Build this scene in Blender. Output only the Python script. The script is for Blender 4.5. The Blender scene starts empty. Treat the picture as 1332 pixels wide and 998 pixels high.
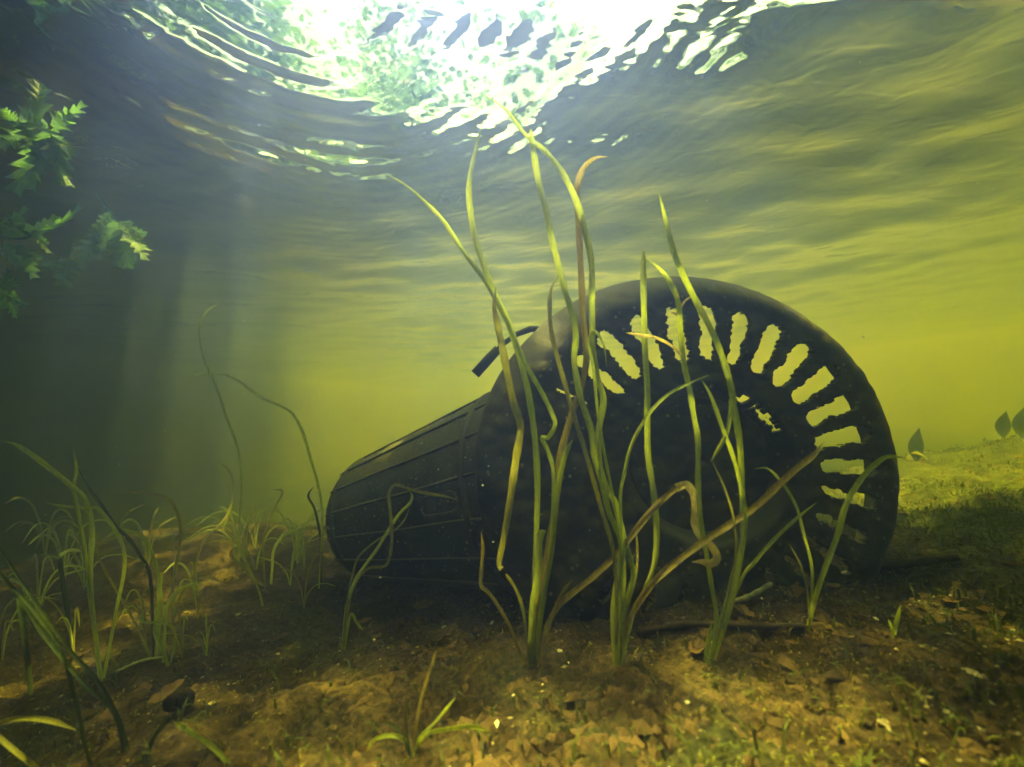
import bpy, bmesh, math, random
import numpy as np
from mathutils import Vector, Matrix, Euler

# ------------------------------------------------------------------ camera, sky, sun, exposure
SC = bpy.context.scene
COL = SC.collection
FPX = 500.0                     # focal length in pixels of the 1332 px wide photograph
PITCH, ROLL = math.radians(2.5), math.radians(4.0)
CAM_Z = 0.22
cam_data = bpy.data.cameras.new('camera')
cam_data.sensor_width = 36.0
cam_data.lens = 36.0 * FPX / 1332.0
cam_data.clip_start = 0.01
cam_data.clip_end = 300.0
cam = bpy.data.objects.new('camera', cam_data)
COL.objects.link(cam)
CAM_M = Matrix.Translation((0, 0, CAM_Z)) @ Matrix.Rotation(math.pi / 2 + PITCH, 4, 'X') @ Matrix.Rotation(-ROLL, 4, 'Z')
cam.matrix_world = CAM_M
SC.camera = cam
cam_data.dof.use_dof = True
cam_data.dof.focus_distance = 0.50
cam_data.dof.aperture_fstop = 4.5

SUN_DIR = Vector((-0.21, 0.70, 2.385)).normalized()     # towards the sun
SUN_EL = math.asin(SUN_DIR.z)
SUN_AZ = math.atan2(SUN_DIR.x, SUN_DIR.y)
world = bpy.data.worlds.new('World')
SC.world = world
world.use_nodes = True
wn = world.node_tree.nodes
sky = wn.new('ShaderNodeTexSky')
sky.sky_type = 'NISHITA'
sky.sun_disc = False
sky.sun_elevation = SUN_EL
sky.sun_rotation = SUN_AZ
wn['Background'].inputs['Strength'].default_value = 0.15
world.node_tree.links.new(sky.outputs[0], wn['Background'].inputs['Color'])
sun_data = bpy.data.lights.new('sun', 'SUN')
sun_data.energy = 4.6
sun_data.angle = math.radians(0.5)
sun_data.color = (1.0, 0.97, 0.92)
sun = bpy.data.objects.new('sun', sun_data)
COL.objects.link(sun)
sun.rotation_euler = SUN_DIR.to_track_quat('Z', 'Y').to_euler()
sun.location = (0, 0, 12)
VS = SC.view_settings
VS.view_transform = 'Standard'
VS.look = 'None'
VS.exposure = 2.8
VS.gamma = 1.0
VS.use_curve_mapping = False
SC.cycles.volume_bounces = 1
SC.cycles.max_bounces = 6
SC.cycles.transparent_max_bounces = 12
SC.cycles.use_denoising = True

WATER_Z = 0.75
rng = np.random.default_rng(7)
random.seed(7)

# ------------------------------------------------------------------ helpers
def noise2(x, y, seed=0):
    """smooth value noise in [-1, 1], vectorised"""
    x = np.asarray(x, float); y = np.asarray(y, float)
    xi = np.floor(x).astype(np.int64); yi = np.floor(y).astype(np.int64)
    xf = x - xi; yf = y - yi
    u = xf * xf * (3 - 2 * xf); v = yf * yf * (3 - 2 * yf)
    def h(a, b):
        n = (a * 374761393 + b * 668265263 + seed * 974711) & 0x7fffffff
        n = ((n ^ (n >> 13)) * 1274126177) & 0x7fffffff
        return ((n ^ (n >> 16)) & 0xffff) / 32767.5 - 1.0
    return (h(xi, yi) * (1 - u) + h(xi + 1, yi) * u) * (1 - v) + (h(xi, yi + 1) * (1 - u) + h(xi + 1, yi + 1) * u) * v

def sstep(a, b, x):
    t = np.clip((np.asarray(x, float) - a) / (b - a), 0, 1)
    return t * t * (3 - 2 * t)

def ground_h(x, y, fine=True):
    x = np.asarray(x, float); y = np.asarray(y, float)
    pl = 0.0557 + 0.0513 * x - 0.1857 * y
    z = 0.22 * np.tanh(pl / 0.22)
    z = z + 1.7 * sstep(-1.9, -3.5, x) + 1.5 * sstep(4.5, 7.5, x) + 1.6 * sstep(11.0, 14.0, y) + 1.5 * sstep(-3.0, -5.5, y)
    z = z - 0.16 * sstep(1.05, 2.0, y) + 0.09 * np.exp(-((x + 0.85) / 0.38) ** 2 - ((y - 1.0) / 0.35) ** 2) + 0.02 * np.exp(-((x - 1.2) / 0.3) ** 2 - ((y - 0.95) / 0.3) ** 2) + 0.085 * np.exp(-((x - 1.75) / 0.45) ** 2 - ((y - 1.15) / 0.4) ** 2)
    far = sstep(5, 14, np.hypot(x, y))
    z = z + far * 0.35 * noise2(x * 0.13, y * 0.13, 3)
    if fine:
        near = 1 - sstep(2.0, 5.0, np.hypot(x, y))
        z = z + near * (0.016 * noise2(x * 4, y * 4, 11) + 0.008 * noise2(x * 11, y * 11, 12)
                        + 0.0055 * noise2(x * 29, y * 29, 13) + 0.0042 * noise2(x * 67, y * 67, 14)
                        + 0.0030 * noise2(x * 140, y * 140, 15))
        rough = sstep(0.25, 0.7, x + 0.15 * noise2(x * 5, y * 5, 30))
        z = z + near * rough * (0.022 * np.abs(noise2(x * 8, y * 8, 33)) + 0.016 * np.abs(noise2(x * 17, y * 17, 31)) + 0.007 * np.abs(noise2(x * 45, y * 45, 32)))
    return z

def gz(x, y):
    return float(ground_h(x, y))

CAM_R = CAM_M.to_3x3()
def ray(u, v):
    d = CAM_R @ Vector(((u - 666.0) / FPX, (499.0 - v) / FPX, -1.0))
    return d
def at_y(u, v, Y):
    d = ray(u, v)
    return Vector((0, 0, CAM_Z)) + d * (Y / d.y)
def on_ground(u, v):
    d = ray(u, v)
    o = Vector((0, 0, CAM_Z))
    t = 0.05
    while t < 6:
        p = o + d * t
        if p.z < gz(p.x, p.y):
            return p
        t += 0.003
    return o + d * 3

def mesh_obj(name, verts, faces, mat, parent=None, smooth=True):
    me = bpy.data.meshes.new(name)
    me.from_pydata([tuple(v) for v in verts], [], faces)
    me.update()
    if smooth:
        me.polygons.foreach_set('use_smooth', [True] * len(me.polygons))
    if mat: me.materials.append(mat)
    o = bpy.data.objects.new(name, me)
    COL.objects.link(o)
    if parent: o.parent = parent
    return o

def mesh_np(name, V, F, mat, smooth=True, parent=None):
    """V (n,3) array, F (m,3|4) int array"""
    me = bpy.data.meshes.new(name)
    V = np.asarray(V, np.float32); F = np.asarray(F, np.int32)
    me.vertices.add(len(V)); me.vertices.foreach_set('co', V.ravel())
    k = F.shape[1]
    me.loops.add(F.size); me.loops.foreach_set('vertex_index', F.ravel())
    me.polygons.add(len(F))
    me.polygons.foreach_set('loop_start', np.arange(0, F.size, k, dtype=np.int32))
    me.polygons.foreach_set('loop_total', np.full(len(F), k, np.int32))
    me.update(calc_edges=True)
    me.polygons.foreach_set('use_smooth', np.full(len(F), smooth))
    me.validate()
    if mat: me.materials.append(mat)
    o = bpy.data.objects.new(name, me)
    COL.objects.link(o)
    if parent: o.parent = parent
    return o

def tag(o, label=None, cat=None, group=None, kind=None):
    if label: o['label'] = label
    if cat: o['category'] = cat
    if group: o['group'] = group
    if kind: o['kind'] = kind
    return o

def empty(name, loc):
    o = bpy.data.objects.new(name, None)
    o.empty_display_size = 0.02
    COL.objects.link(o)
    o.location = loc
    return o

# ------------------------------------------------------------------ materials
def mat_new(name):
    m = bpy.data.materials.new(name); m.use_nodes = True
    nt = m.node_tree; nt.nodes.clear()
    out = nt.nodes.new('ShaderNodeOutputMaterial')
    return m, nt, out

def N(nt, typ, **kw):
    n = nt.nodes.new(typ)
    for k, v in kw.items():
        if k in n.inputs: n.inputs[k].default_value = v
        else: setattr(n, k, v)
    return n

def ramp(nt, fac, stops):
    r = nt.nodes.new('ShaderNodeValToRGB')
    el = r.color_ramp.elements
    while len(el) < len(stops): el.new(0.5)
    for e, (p, c) in zip(el, stops):
        e.position = p; e.color = (*c, 1) if len(c) == 3 else c
    nt.links.new(fac, r.inputs[0])
    return r.outputs[0]

def tex_noise(nt, scale, detail=4, rough=0.55, vec=None, distortion=0.0):
    n = nt.nodes.new('ShaderNodeTexNoise')
    n.inputs['Scale'].default_value = scale
    n.inputs['Detail'].default_value = detail
    n.inputs['Roughness'].default_value = rough
    n.inputs['Distortion'].default_value = distortion
    if vec: nt.links.new(vec, n.inputs['Vector'])
    return n.outputs[0]

def mixc(nt, fac, a, b, blend='MIX'):
    m = nt.nodes.new('ShaderNodeMix'); m.data_type = 'RGBA'; m.blend_type = blend
    for s, v in ((0, fac), (6, a), (7, b)):
        if isinstance(v, (int, float)): m.inputs[s].default_value = v
        elif isinstance(v, tuple): m.inputs[s].default_value = (*v, 1)
        else: nt.links.new(v, m.inputs[s])
    return m.outputs[2]

def principled(nt, out, color, rough=0.8, bump=None, bump_d=0.002, bump_s=0.6, spec=0.3):
    b = nt.nodes.new('ShaderNodeBsdfPrincipled')
    if isinstance(color, tuple): b.inputs['Base Color'].default_value = (*color, 1)
    else: nt.links.new(color, b.inputs['Base Color'])
    if isinstance(rough, (int, float)): b.inputs['Roughness'].default_value = rough
    else: nt.links.new(rough, b.inputs['Roughness'])
    b.inputs['Specular IOR Level'].default_value = spec
    if bump:
        bn = nt.nodes.new('ShaderNodeBump')
        bn.inputs['Distance'].default_value = bump_d
        bn.inputs['Strength'].default_value = bump_s
        nt.links.new(bump, bn.inputs['Height'])
        nt.links.new(bn.outputs[0], b.inputs['Normal'])
    nt.links.new(b.outputs[0], out.inputs[0])
    return b

def objco(nt):
    return nt.nodes.new('ShaderNodeTexCoord').outputs['Object']

def make_mud():
    m, nt, out = mat_new('mud')
    co = objco(nt)
    a = ramp(nt, tex_noise(nt, 11, 8, 0.7, co), [(0.34, (0.020, 0.015, 0.007)), (0.5, (0.058, 0.042, 0.020)), (0.68, (0.13, 0.098, 0.050))])
    g = ramp(nt, tex_noise(nt, 5.5, 5, 0.65, co), [(0.50, (0, 0, 0)), (0.62, (1, 1, 1))])
    c = mixc(nt, g, a, (0.048, 0.052, 0.020))
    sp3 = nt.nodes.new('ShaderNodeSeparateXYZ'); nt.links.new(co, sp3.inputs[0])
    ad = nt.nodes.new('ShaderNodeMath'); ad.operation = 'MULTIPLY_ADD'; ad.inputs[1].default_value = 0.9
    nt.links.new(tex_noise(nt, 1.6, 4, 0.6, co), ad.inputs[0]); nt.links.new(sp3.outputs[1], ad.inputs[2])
    weed = nt.nodes.new('ShaderNodeMapRange'); weed.inputs['From Min'].default_value = 1.35; weed.inputs['From Max'].default_value = 1.9  # mask of the painted shade, full on the far bed
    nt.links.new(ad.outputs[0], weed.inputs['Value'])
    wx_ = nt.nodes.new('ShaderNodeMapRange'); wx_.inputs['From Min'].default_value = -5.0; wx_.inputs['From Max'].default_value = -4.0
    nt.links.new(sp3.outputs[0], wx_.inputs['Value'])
    bed_shade = nt.nodes.new('ShaderNodeMath'); bed_shade.operation = 'MULTIPLY'; nt.links.new(weed.outputs[0], bed_shade.inputs[0]); nt.links.new(wx_.outputs[0], bed_shade.inputs[1])
    moss = nt.nodes.new('ShaderNodeMath'); moss.operation = 'MULTIPLY_ADD'; moss.inputs[1].default_value = 0.8
    nt.links.new(tex_noise(nt, 6, 5, 0.65, co), moss.inputs[0]); nt.links.new(sp3.outputs[0], moss.inputs[2])
    mr = nt.nodes.new('ShaderNodeMapRange'); mr.inputs['From Min'].default_value = 0.72; mr.inputs['From Max'].default_value = 1.05
    nt.links.new(moss.outputs[0], mr.inputs['Value'])
    c = mixc(nt, mr.outputs[0], c, ramp(nt, tex_noise(nt, 22, 5, 0.7, co), [(0.35, (0.022, 0.024, 0.008)), (0.5, (0.060, 0.075, 0.020)), (0.7, (0.12, 0.125, 0.040))]))
    c = mixc(nt, bed_shade.outputs[0], c, (0.009, 0.016, 0.010))     # shade painted as dark green on the far bed, dims its reflection
    sp = ramp(nt, tex_noise(nt, 190, 4, 0.65, co), [(0.36, (0.18, 0.18, 0.18)), (0.52, (1, 1, 1)), (0.70, (2.0, 1.85, 1.5))])
    c = mixc(nt, 0.8, c, sp, 'MULTIPLY')
    h = tex_noise(nt, 160, 5, 0.7, co)
    principled(nt, out, c, 0.95, h, 0.007, 1.0, 0.1)
    return m
MUD = make_mud()

def leaf_mat(name, base, dark, trans=0.45, scale=60, streak=True, rough=0.5, tcol=None):
    m, nt, out = mat_new(name)
    co = objco(nt)
    mp = nt.nodes.new('ShaderNodeMapping'); mp.inputs['Scale'].default_value = (1, 1, 0.08) if streak else (1, 1, 1)
    nt.links.new(co, mp.inputs['Vector'])
    n1 = tex_noise(nt, scale * (9 if streak else 1), 4, 0.65, mp.outputs[0])
    n2 = tex_noise(nt, 30 if streak else 14, 4, 0.6, co)
    c = ramp(nt, n1, [(0.3, dark), (0.62, base)])
    c = mixc(nt, ramp(nt, n2, [(0.45, (0, 0, 0)), (0.75, (0.6, 0.6, 0.6))]), c, (dark[0] * 1.35, dark[1] * 1.15, dark[2]))
    b = nt.nodes.new('ShaderNodeBsdfPrincipled')
    nt.links.new(c, b.inputs['Base Color'])
    b.inputs['Roughness'].default_value = rough
    b.inputs['Specular IOR Level'].default_value = 0.08
    t = nt.nodes.new('ShaderNodeBsdfTranslucent')
    tc = mixc(nt, 1.0, c, tcol or (1.5, 1.4, 0.7), 'MULTIPLY')
    nt.links.new(tc, t.inputs[0])
    mx = nt.nodes.new('ShaderNodeMixShader'); mx.inputs[0].default_value = trans
    nt.links.new(b.outputs[0], mx.inputs[1]); nt.links.new(t.outputs[0], mx.inputs[2])
    nt.links.new(mx.outputs[0], out.inputs[0])
    return m
BLADE = leaf_mat('blade_green', (0.35, 0.43, 0.045), (0.19, 0.27, 0.030), 0.58, rough=0.65)
BLADE_D = leaf_mat('blade_dark', (0.055, 0.085, 0.018), (0.022, 0.035, 0.010), 0.3)
BLADE_O = leaf_mat('blade_olive', (0.26, 0.27, 0.05), (0.14, 0.15, 0.03), 0.45)
BLADE_B = leaf_mat('blade_brown', (0.27, 0.235, 0.055), (0.14, 0.115, 0.03), 0.4)
BLADE_W = leaf_mat('blade_withered', (0.62, 0.56, 0.30), (0.36, 0.30, 0.13), 0.35)
TREE_LEAF = leaf_mat('tree_leaf', (0.10, 0.17, 0.035), (0.055, 0.10, 0.022), 0.5, 3, tcol=(1.4, 1.7, 0.7), streak=False)
SPRIG = leaf_mat('sprig_leaf', (0.11, 0.25, 0.14), (0.07, 0.17, 0.095), 0.45, 40, streak=False)
BARK, _nt, _o = mat_new('bark')
principled(_nt, _o, ramp(_nt, tex_noise(_nt, 12, 5, 0.6, objco(_nt)), [(0.3, (0.05, 0.035, 0.02)), (0.7, (0.13, 0.10, 0.07))]), 0.9)

def make_water():
    m, nt, out = mat_new('water_surface')
    co = objco(nt)
    mp = nt.nodes.new('ShaderNodeMapping'); mp.inputs['Scale'].default_value = (0.7, 1.0, 1.0)
    nt.links.new(co, mp.inputs['Vector'])
    h = tex_noise(nt, 16, 2, 0.45, mp.outputs[0], 0.6)
    bn = nt.nodes.new('ShaderNodeBump'); bn.inputs['Distance'].default_value = 0.006; bn.inputs['Strength'].default_value = 0.55
    nt.links.new(h, bn.inputs['Height'])
    fr = nt.nodes.new('ShaderNodeFresnel'); fr.inputs['IOR'].default_value = 1.333
    gl = nt.nodes.new('ShaderNodeBsdfGlossy'); gl.inputs['Roughness'].default_value = 0.0
    gl.inputs['Color'].default_value = (1, 1, 1, 1)
    rf = nt.nodes.new('ShaderNodeBsdfRefraction'); rf.inputs['IOR'].default_value = 1.333; rf.inputs['Roughness'].default_value = 0.0
    tr = nt.nodes.new('ShaderNodeBsdfTransparent')
    for n in (fr, gl, rf): nt.links.new(bn.outputs[0], n.inputs['Normal'])
    mt = nt.nodes.new('ShaderNodeMixShader'); mt.inputs[0].default_value = 0.62
    nt.links.new(tr.outputs[0], mt.inputs[1]); nt.links.new(rf.outputs[0], mt.inputs[2])
    mx = nt.nodes.new('ShaderNodeMixShader')
    nt.links.new(fr.outputs[0], mx.inputs[0]); nt.links.new(mt.outputs[0], mx.inputs[1]); nt.links.new(gl.outputs[0], mx.inputs[2])
    nt.links.new(mx.outputs[0], out.inputs[0])
    return m
WATER = make_water()

def make_haze():
    m, nt, out = mat_new('murky_water')
    pv = nt.nodes.new('ShaderNodeVolumePrincipled')
    pv.inputs['Color'].default_value = (0.150, 0.222, 1.0, 1)
    pv.inputs['Absorption Color'].default_value = (1, 1, 1, 1)
    pv.inputs['Density'].default_value = 0.82
    pv.inputs['Anisotropy'].default_value = 0.72
    va = nt.nodes.new('ShaderNodeVolumeAbsorption')       # humic water: takes the blue out with depth
    va.inputs['Color'].default_value = (0.995, 0.965, 0.0, 1)
    va.inputs['Density'].default_value = 1.22
    ad = nt.nodes.new('ShaderNodeAddShader')
    nt.links.new(pv.outputs[0], ad.inputs[0]); nt.links.new(va.outputs[0], ad.inputs[1])
    nt.links.new(ad.outputs[0], out.inputs['Volume'])
    return m
HAZE = make_haze()

# ------------------------------------------------------------------ the setting: ground, water
def sinh_axis(n, lo, hi, a):
    t = np.linspace(0, 1, n)
    s0, s1 = np.arcsinh(lo / a), np.arcsinh(hi / a)
    return a * np.sinh(s0 + (s1 - s0) * t)

def grid_mesh(name, xs, ys, zf, mat):
    X, Y = np.meshgrid(xs, ys)
    Z = zf(X, Y)
    V = np.stack([X.ravel(), Y.ravel(), Z.ravel()], 1)
    nx, ny = len(xs), len(ys)
    i = np.arange(ny - 1)[:, None] * nx + np.arange(nx - 1)[None, :]
    F = np.stack([i, i + 1, i + nx + 1, i + nx], -1).reshape(-1, 4)
    return mesh_np(name, V, F, mat)

def fine_axis(lo, hi, step, far, growth=1.06):
    a = list(np.arange(lo, hi, step)); d = step
    while a[-1] < far: d *= growth; a.append(a[-1] + d)
    d = step; b = []
    x = lo
    while x > -far: d *= growth; x -= d; b.append(x)
    return np.array(b[::-1] + a)
gx = fine_axis(-0.85, 0.85, 0.0034, 60)
gy = fine_axis(0.14, 0.85, 0.0034, 60)
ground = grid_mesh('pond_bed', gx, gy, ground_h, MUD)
tag(ground, 'brown muddy pond bed with silt and algae', None, None, 'structure')

def wave(x, y):
    z = np.zeros_like(x)
    r = np.random.default_rng(21)
    for k in range(26):
        lam = 0.16 * (1.9 / 0.16) ** (k / 25.0)
        th = math.radians(75) + r.normal(0, 0.8)
        a = 0.0033 * lam ** 0.75 * (1.0 + 0.3 * r.normal())
        ph = r.uniform(0, 6.283)
        z = z + a * np.sin(2 * math.pi / lam * (x * math.cos(th) + y * math.sin(th)) + ph + 0.8 * noise2(x * 0.9 + k, y * 0.9, 40 + k))
    z = z + np.where(x < 0, 0.27, 0.20) * x * (y - 0.62) * np.exp(-(np.where(x < 0, 0.42, 1.0) * x * x + (y - 0.62) ** 2) / 0.42)      # slow swell
    # ring ripples where a drooping leaf touches the surface
    for cx, cy, amp, lam, dec in ((-0.24, 0.40, 0.0020, 0.042, 0.40), (-0.75, 0.45, 0.0012, 0.06, 0.4)):
        d = np.hypot(x - cx, y - cy)
        z = z + amp * np.cos(2 * math.pi * d / lam) * np.exp(-d / dec) * sstep(0.0, 0.1, d)
    return z
wx = sinh_axis(500, -15, 15, 0.6)
wy = 0.6 + sinh_axis(500, -15, 15, 0.6)
water = grid_mesh('water_surface', wx, wy, lambda X, Y: WATER_Z + wave(X, Y), WATER)
tag(water, 'rippled water surface seen from below', None, None, 'structure')

bm = bmesh.new()
bmesh.ops.create_cube(bm, size=1.0, matrix=Matrix.Translation((0, 2.5, (WATER_Z - 0.035 - 1.6) / 2)) @ Matrix.Diagonal((26, 26, WATER_Z - 0.035 + 1.6, 1)))
me = bpy.data.meshes.new('haze'); bm.to_mesh(me); bm.free(); me.materials.append(HAZE)
haze = bpy.data.objects.new('haze', me); COL.objects.link(haze)
tag(haze, 'murky yellow green pond water', None, None, 'stuff')

# ------------------------------------------------------------------ trees on the bank, whose crowns shade the pond
REF_Z = 0.30
def to_ref(p):
    return p[0] + SUN_DIR.x / SUN_DIR.z * (REF_Z - p[2]), p[1] + SUN_DIR.y / SUN_DIR.z * (REF_Z - p[2])
HOLES = []
for (u, v, r) in ((1085, 948, .016), (1130, 985, .018), (205, 722, .018), (350, 708, .015), (402, 700, .02), (425, 730, .012), (225, 905, .014),
                  (722, 965, .008), (1240, 785, .02), (545, 790, .010), (690, 800, .005), (130, 690, .015), (60, 700, .015)):
    g = on_ground(u, v); q = to_ref(g); HOLES.append((q[0], q[1], r))
for (u, v, Y, r) in ((50, 190, .52, .05), (30, 310, .50, .045), (160, 315, .62, .035)):
    g = at_y(u, v, Y); q = to_ref(g); HOLES.append((q[0], q[1], r))
for (x, y, r) in ((-1.02, 1.25, .085), (-0.80, 1.30, .045), (-0.62, 1.6, .06), (-1.5, 2.6, .09)):
    HOLES.append((x, y, r))

SLITS = ((-0.86, 0.60, 1.60, .075), (-0.70, 0.8, 2.0, .035), (-1.02, 0.8, 1.40, .022), (-0.55, 1.1, 2.4, .028), (-1.25, 0.8, 1.15, .02))
def shade(x, y):  # crown leaf density, shaped to throw shade and pass sun where wanted
    b = x + 0.47 * y + 0.10 + 0.12 * noise2(x * 1.3, y * 1.3, 60)
    left = np.clip(-np.log(np.clip(sstep(-0.56, 0.12, b), 0.012, 1)) / 4.4, 0, 1)
    yy = y + (0.02 + 0.08 * sstep(0.5, 0.7, y)) * noise2(x * 2.0, y * 2.0, 61)
    yy = yy + 0.25 * sstep(0.35, 0.70, x) * sstep(0.3, 0.5, y)
    near = (0.68 * sstep(0.385, 0.44, yy) + 0.64 * (1 - sstep(0.13, 0.19, yy)) + 0.6 * (1 - sstep(-0.26, -0.19, x + 0.05 * noise2(x * 5, y * 5, 63)) * (1 - sstep(0.22, 0.28, x + 0.05 * noise2(x * 5, y * 5, 66))))) \
        * (1 - sstep(0.62, 0.95, yy - 0.45 * (1 - sstep(-0.50, -0.18, x)))) * (1 - sstep(2.2, 3.2, x))
    midp = 0.22 * sstep(-0.35, 0.2, noise2(x * 1.7, y * 1.7, 64)) * (1 - sstep(0.1, 0.5, x)) * sstep(1.9, 2.4, y) * (1 - sstep(3.4, 4.4, y))
    midr = 0.16 * (0.7 + 0.3 * noise2(x * 2.1 + 9, y * 2.1, 65)) * sstep(1.15, 1.35, y + 0.1 * noise2(x * 3, y * 3, 67)) * (1 - sstep(2.5, 3.2, y)) * sstep(0.0, 0.4, x) * (1 - sstep(2.4, 3.2, x))
    s = np.maximum(np.maximum(left, near), np.maximum(midp, midr))
    for (hx, hy, r) in HOLES:
        d = np.hypot(x - hx, y - hy)
        s = s * sstep(r + 0.015, r + 0.035, d)
    for (u, y0, y1, w) in SLITS:                 # long gaps cut through the leaves for the light shafts
        d = np.where((y > y0) & (y < y1), np.abs(x - u * y), 9)
        s = s * sstep(w * 0.5 + 0.02, w * 0.5 + 0.04, d)
    return s

LEAF_N = 115000
px = rng.uniform(-7, 3.4, LEAF_N * 2); py = rng.uniform(-2.6, 7, LEAF_N * 2); pz = rng.uniform(2.2, 4.6, LEAF_N * 2)
k = (REF_Z - pz)
qx = px + SUN_DIR.x / SUN_DIR.z * k; qy = py + SUN_DIR.y / SUN_DIR.z * k
clump = 0.80 + 0.20 * np.sign(noise2(px * 2.2 + pz, py * 2.2 - pz, 62) + 0.35)
keep = rng.uniform(0, 1, len(px)) < shade(qx, qy) * clump * (1 - sstep(3.0, 6.5, np.hypot(px + 1.5, py - 1.2)) * 0.75)
px, py, pz = px[keep], py[keep], pz[keep]
far_trees = [(-6.0, 9.0, 7.6, 3.0), (-2.6, 13.4, 9.0, 3.2), (1.6, 14.6, 7.0, 2.6), (-8.0, 4.5, 7.6, 3.0), (10.5, 12.5, 4.8, 2.2)]
trunks = [(-4.2, 0.2), (-4.0, 3.4), (-2.2, -4.6)]
own = np.argmin(np.stack([np.hypot(px - t[0], (py - t[1])) for t in trunks]), 0)

def leaf_cloud(P, size, r):
    n = len(P)
    s = size * r.uniform(0.7, 1.25, n)
    th = r.uniform(0, 6.283, n); tilt = r.normal(0, 0.45, n); roll = r.normal(0, 0.45, n)
    ax = np.stack([np.cos(th) * np.cos(tilt), np.sin(th) * np.cos(tilt), np.sin(tilt)], 1)
    sd = np.stack([-np.sin(th), np.cos(th), np.zeros(n)], 1)
    up = np.cross(ax, sd)
    sd = sd * np.cos(roll)[:, None] + up * np.sin(roll)[:, None]
    L = s[:, None]
    prof = [(0, 0), (0.35, 0.30), (0.7, 0.24), (1.0, 0.0), (0.7, -0.24), (0.35, -0.30)]
    V = np.stack([P + ax * L * a + sd * L * b for a, b in prof], 1).reshape(-1, 3)
    base = np.arange(n)[:, None] * 6
    F = np.concatenate([base + np.array([[0, 1, 2, 5]]), base + np.array([[5, 2, 4, 4]])[:, [0, 1, 2, 3]]], 0)
    F1 = base + np.array([[0, 1, 5]]); F2 = base + np.array([[1, 2, 4]]); F3 = base + np.array([[1, 4, 5]]); F4 = base + np.array([[2, 3, 4]])
    return V, np.concatenate([F1, F2, F3, F4], 0)

def tube(points, radii, sides=8):
    pts = [Vector(p) for p in points]
    V, F = [], []
    prev = None
    for i, p in enumerate(pts):
        d = (pts[min(i + 1, len(pts) - 1)] - pts[max(i - 1, 0)]).normalized()
        ref = prev if prev is not None else (Vector((1, 0, 0)) if abs(d.x) < 0.9 else Vector((0, 1, 0)))
        a = (ref - d * ref.dot(d)).normalized(); b = d.cross(a); prev = a
        for j in range(sides):
            t = 2 * math.pi * j / sides
            V.append(p + (a * math.cos(t) + b * math.sin(t)) * radii[i])
    for i in range(len(pts) - 1):
        for j in range(sides):
            F.append((i * sides + j, i * sides + (j + 1) % sides, (i + 1) * sides + (j + 1) % sides, (i + 1) * sides + j))
    F.append(tuple(range(sides))[::-1]); F.append(tuple((len(pts) - 1) * sides + j for j in range(sides)))
    return V, F

tree_labels = ['leafy tree leaning over the pond from the left bank', 'leafy tree on the far left bank behind the others', 'leafy tree on the bank behind the viewer with overhanging crown']
for t, (tx, ty) in enumerate(trunks):
    root = empty('bank_tree', (tx, ty, gz(tx, ty)))
    tag(root, tree_labels[t], 'tree', 'trees on the pond bank')
    base = Vector((tx, ty, gz(tx, ty)))
    V, F = tube([Vector((0, 0, -0.2)), Vector((0.05, 0.02, 0.8)), Vector((0.2, 0.1, 1.6)), Vector((0.45, 0.1, 2.6)), Vector((0.9, 0.1, 3.4))], [0.22, 0.17, 0.14, 0.10, 0.04], 12)
    mesh_obj('trunk', V, F, BARK, root)
    idx = np.where(own == t)[0]
    if len(idx):
        P = np.stack([px[idx], py[idx], pz[idx]], 1) - np.array(base)
        V, F = leaf_cloud(P, 0.088, rng)
        mesh_np('crown', V, F, TREE_LEAF, True, root)
        for j in range(9):
            e = Vector(P[rng.integers(len(P))]); s0 = Vector((0.25 + 0.05 * j, 0.1, 1.4 + 0.2 * j))
            m1 = s0.lerp(e, 0.5) + Vector((0, 0, 0.25))
            V, F = tube([s0, m1, e], [0.05, 0.03, 0.008], 6)
            mesh_obj('limb', V, F, BARK, root)

far_labels = ['round leafy tree on the far left bank above the water', 'tallest leafy tree on the far bank above the water', 'leafy tree right of the tallest one on the far bank',
              'leafy tree on the near left bank above the water', 'small leafy tree alone on the right far bank']
for t, (tx, ty, hh, rad) in enumerate(far_trees):
    root = empty('bank_tree', (tx, ty, gz(tx, ty)))
    tag(root, far_labels[t], 'tree', 'trees on the pond bank', 'thing')
    V, F = tube([Vector((0, 0, -0.3)), Vector((0.05, 0, hh * .3)), Vector((-0.1, 0.05, hh * .6)), Vector((0, 0, hh * .9))], [0.24, 0.18, 0.12, 0.03], 12)
    mesh_obj('trunk', V, F, BARK, root)
    blobs = rng.normal(0, 1, (26, 3)) * np.array([rad * .5, rad * .5, hh * .20]) + np.array([0, 0, hh * .55])
    P = blobs[rng.integers(0, 26, 8000)] + rng.normal(0, 1, (8000, 3)) * rad * 0.17
    P[:, 2] = np.maximum(P[:, 2], 0.2)
    V, F = leaf_cloud(P, 0.24, rng)
    mesh_np('crown', V, F, TREE_LEAF, True, root)
    for j in range(8):
        e = Vector(blobs[j]); s0 = Vector((0, 0, hh * (.25 + .06 * j)))
        V, F = tube([s0, s0.lerp(e, .5) + Vector((0, 0, .2)), e], [0.06, 0.035, 0.01], 6)
        mesh_obj('limb', V, F, BARK, root)

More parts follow.
